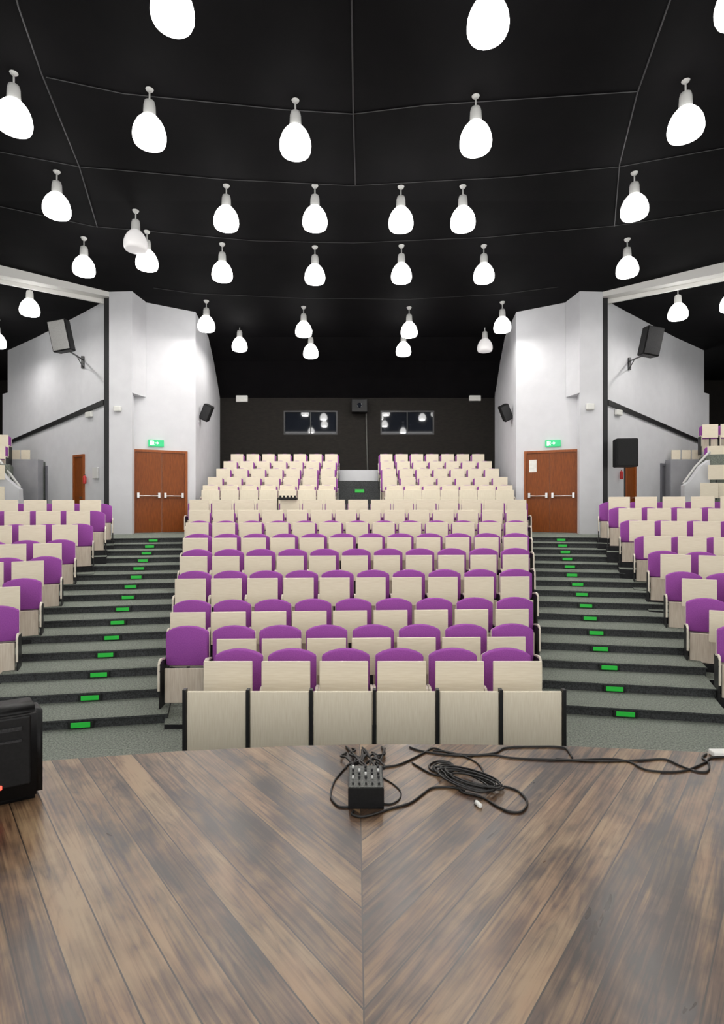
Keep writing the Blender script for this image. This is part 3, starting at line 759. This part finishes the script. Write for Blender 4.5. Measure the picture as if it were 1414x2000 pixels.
mb = MB(); mb.slab([(X(1380, 15.9), 15.95), (14, 14.5), (14, 18), (X(1372, 17), 17.15)], LAND, ZR(829, 16.3) - .95); mb.slab([(X(18, 15.9), 15.95), (X(20, 17), 17.15), (-14, 18), (-14, 14.5)], LAND, ZR(850, 16.6) - .95)
struct(mb.build('terrace_galleries', M['carpet']))

# black rack box on top of a tablet in the ninth row
e = empty('microphone_receiver', P(562, 976, 12.55))
MB().rbox(-.215, .215, -.05, .06, 0, .055, .006, 1).build('case', M['black_plastic'], e)
mb = MB()
for k in range(5): mb.box(-.19 + k * .085, -.15 + k * .085, -.04, .04, .055, .10)
mb.build('clips', M['black_plastic'], e)
tag(e, 'small black notched rack standing on tablets of the ninth centre row', 'rack')

# ================================================================== ON THE STAGE
def SP(px, py, up=0.0):
    "point on the stage floor seen at a pixel, lifted by up"
    d = (sh - up) * F / (py - HY); return Vector((X(px, d), d, SZ + up))
# black monitor speaker at the left edge
ang = R(28)
c0 = SP(86, 1560); e = empty('stage_monitor', c0, rot=(0, 0, ang))
mb = MB(); mb.slab([(-.52, 0), (0, 0), (-.05, .22), (-.49, .22)], 0, .508)
bmesh.ops.recalc_face_normals(mb.bm, faces=mb.bm.faces)
bmesh.ops.bevel(mb.bm, geom=list(mb.bm.edges), offset=.035, segments=4, affect='EDGES')
mb.build('cabinet', M['black_plastic'], e, True)
MB().rbox(-.46, -.06, -.012, .004, .10, .47, .01, 2).build('rear_panel', M['black_plastic'], e)
MB().box(-.42, -.10, -.02, -.011, .40, .42).box(-.42, -.10, -.02, -.011, .34, .352).build('ribs', M['grille'], e)
MB().rbox(-.218, -.190, -.018, -.010, .10, .125, .004, 1).build('power_light', M['led'], e)
tag(e, 'black plastic speaker with a small red light at the left stage edge', 'speaker')

# compact mixer
a = SP(680, 1580); b = SP(750, 1580); wd = b.x - a.x; e = empty('audio_mixer', ((a.x + b.x) / 2, a.y, SZ))
h2 = wd / 2
MB().prism([(-h2, 0, 0), (-h2, .21, 0), (-h2, .21, .125), (-h2, 0, .108)], (wd, 0, 0)).build('case', M['black_plastic'], e)
M['mixer_grey'] = noisy('mixer_face', (.05, .055, .05), (.13, .13, .12), 160, .5)
MB().prism([(-h2 + .006, .006, .1095), (-h2 + .006, .204, .1255), (-h2 + .006, .204, .128), (-h2 + .006, .006, .112)], (wd - .012, 0, 0)).build('control_face', M['mixer_grey'], e)
for r_ in range(4):
    for c_ in range(5):
        if r_ == 3 and c_ % 2: continue
        xx = -h2 + .025 + c_ * (wd - .05) / 4; yy = .085 + r_ * .033; zz = .112 + (yy - .006) * .081
        MB().lathe([(.006, 0), (.0065, .012), (.004, .013)], 10, (xx, yy, zz)).build('knob', M['silver'] if (r_ + c_) % 3 == 0 else M['grille'], e)
for c_ in range(5):
    xx = -h2 + .025 + c_ * (wd - .05) / 4; zz = .112 + .03 * .081
    MB().box(xx - .005, xx + .005, .026, .040, zz, zz + .011).build('fader', M['black'], e)
tag(e, 'compact black audio mixer with small knobs on the stage floor', 'mixer')

def smooth_path(pts, n=6):
    out = []
    for i in range(len(pts) - 1):
        p0 = pts[max(i - 1, 0)]; p1 = pts[i]; p2 = pts[i + 1]; p3 = pts[min(i + 2, len(pts) - 1)]
        for k in range(n):
            t = k / n
            out.append(.5 * ((2 * p1) + (p2 - p0) * t + (2 * p0 - 5 * p1 + 4 * p2 - p3) * t * t + (3 * p1 - p0 - 3 * p2 + p3) * t ** 3))
    out.append(pts[-1]); return out
def cable(pix, label, r=.0055, up=None, name='audio_cable', lift=None):
    pts = [SP(px, py, r + .001 + (lift[i] if lift else 0)) for i, (px, py) in enumerate(pix)]
    c = pts[0].copy(); o = MB().tube([p - c for p in smooth_path(pts)], r, 7).build(name, M['rubber'], None, True); o.location = c
    return tag(o, label, 'cable')
cz = lambda pts: [(640 + x / 3.367, 1430 + y / 3.367) for x, y in pts]
cable(cz([(150, 200), (90, 260), (40, 330), (20, 420), (60, 480), (110, 492), (140, 490)]), 'black cable looping out left of the mixer')
cable(cz([(360, 300), (430, 340), (480, 390), (470, 440), (420, 470), (370, 470)]), 'thin black cable looping out right of the mixer', .004)
cable(cz([(170, 520), (160, 540), (220, 556), (300, 540), (420, 500), (540, 465), (620, 410), (680, 368), (760, 360), (840, 366), (900, 385)]), 'black cable running from the mixer front to the cable coil', .006)
cable([(748, 1498), (775, 1494), (800, 1484), (828, 1470), (848, 1461), (880, 1471), (930, 1474), (968, 1470), (990, 1460), (1060, 1458), (1095, 1459), (1108, 1464), (1118, 1480)], 'black cable waving along the stage edge behind the coil', .006)
cable([(800, 1459), (830, 1468), (900, 1476), (960, 1474), (1000, 1480), (1060, 1483), (1120, 1484), (1190, 1482), (1230, 1488), (1265, 1504), (1330, 1506), (1375, 1490), (1388, 1480), (1420, 1478)], 'lower of two black cables running to the right stage edge', .006)
cable([(1085, 1482), (1150, 1486), (1210, 1486), (1260, 1484), (1300, 1483), (1330, 1496), (1360, 1506), (1382, 1506), (1384, 1490), (1372, 1480), (1380, 1472)], 'upper of two black cables twisting near the right stage edge', .006)
cable(cz([(555, 200), (620, 240), (690, 275), (760, 290), (830, 320), (880, 390), (960, 410), (1040, 440), (1120, 490), (1200, 522), (1270, 522), (1310, 480), (1300, 430), (1240, 380), (1160, 355)]), 'black cable ending in the big right-hand loop on stage', .006)
cable(cz([(690, 120), (800, 130), (900, 160), (980, 200), (1020, 250), (1025, 300)]), 'thin black cable arching over the coil', .005)
# the coil itself: overlapping turns
random.seed(3)
for k in range(9):
    cx_, cy_ = 915 + random.uniform(-10, 10), 1520 + random.uniform(-5, 5); ax_ = random.uniform(42, 66); ay_ = random.uniform(8, 16); ph = R(random.uniform(12, 22)); pts = []
    for j in range(17):
        t = 2 * math.pi * j / 16 * .98
        x_ = ax_ * math.cos(t); y_ = ay_ * math.sin(t); pts.append((cx_ + x_ * math.cos(ph) - y_ * math.sin(ph), cy_ + x_ * math.sin(ph) + y_ * math.cos(ph)))
    cable(pts, 'turn of black cable in the flat coil, %s laid' % ORD[k + 1], .0055, lift=[.003 + .004 * k] * 17)['group'] = 'turns of the flat cable coil'
for k in range(3):
    cx_, cy_ = 862 + 4 * k, 1497 + 2 * k; pts = [(cx_ + (24 - 3 * k) * math.cos(2 * math.pi * j / 12), cy_ + (11 - k) * math.sin(2 * math.pi * j / 12)) for j in range(13)]
    cable(pts, 'small black cable ring left of the coil, %s laid' % ORD[k + 1], .005, lift=[.004 * k] * 13)['group'] = 'small cable rings left of the coil'
# tangle behind the mixer
for k in range(12):
    x0 = random.uniform(672, 752); pts = [(x0, random.uniform(1500, 1508))]; lf = [.03 + random.uniform(0, .05)]
    x_ = x0
    for j in range(6):
        x_ = min(768, max(660, x_ + random.uniform(-17, 17))); pts.append((x_, 1500 - 7 * j + random.uniform(-8, 8))); lf.append(max(0, .06 - .014 * j + random.uniform(0, .012)))
    cable(pts, 'black cable in the tangle behind the mixer, %s laid' % ORD[k + 1], .0065, lift=lf)['group'] = 'tangled cables behind the mixer'
p = SP(936, 1572, .012)
e = empty('cable_plug', p, rot=(0, 0, R(20)))
xf = Matrix.Rotation(R(90), 4, 'X')
MB().lathe([(.006, -.03), (.012, -.028), (.013, .012), (.008, .016)], 12).build('plug_body', M['white_plastic'], e, True, xf)
MB().lathe([(.009, .016), (.009, .04), (.005, .042)], 12).build('plug_tip', M['black'], e, True, xf @ Matrix.Rotation(R(180), 4, 'X') @ Matrix.Translation((0, 0, -.0)) )
tag(e, 'small white plug with black tip lying beside the cable coil', 'plug')
p = SP(1404, 1476, .0)
e = MB().rbox(-.05, .06, -.03, .03, 0, .035, .008).build('socket_block', M['white_plastic']); e.location = p
tag(e, 'white socket block at the right end of the stage edge', 'socket')
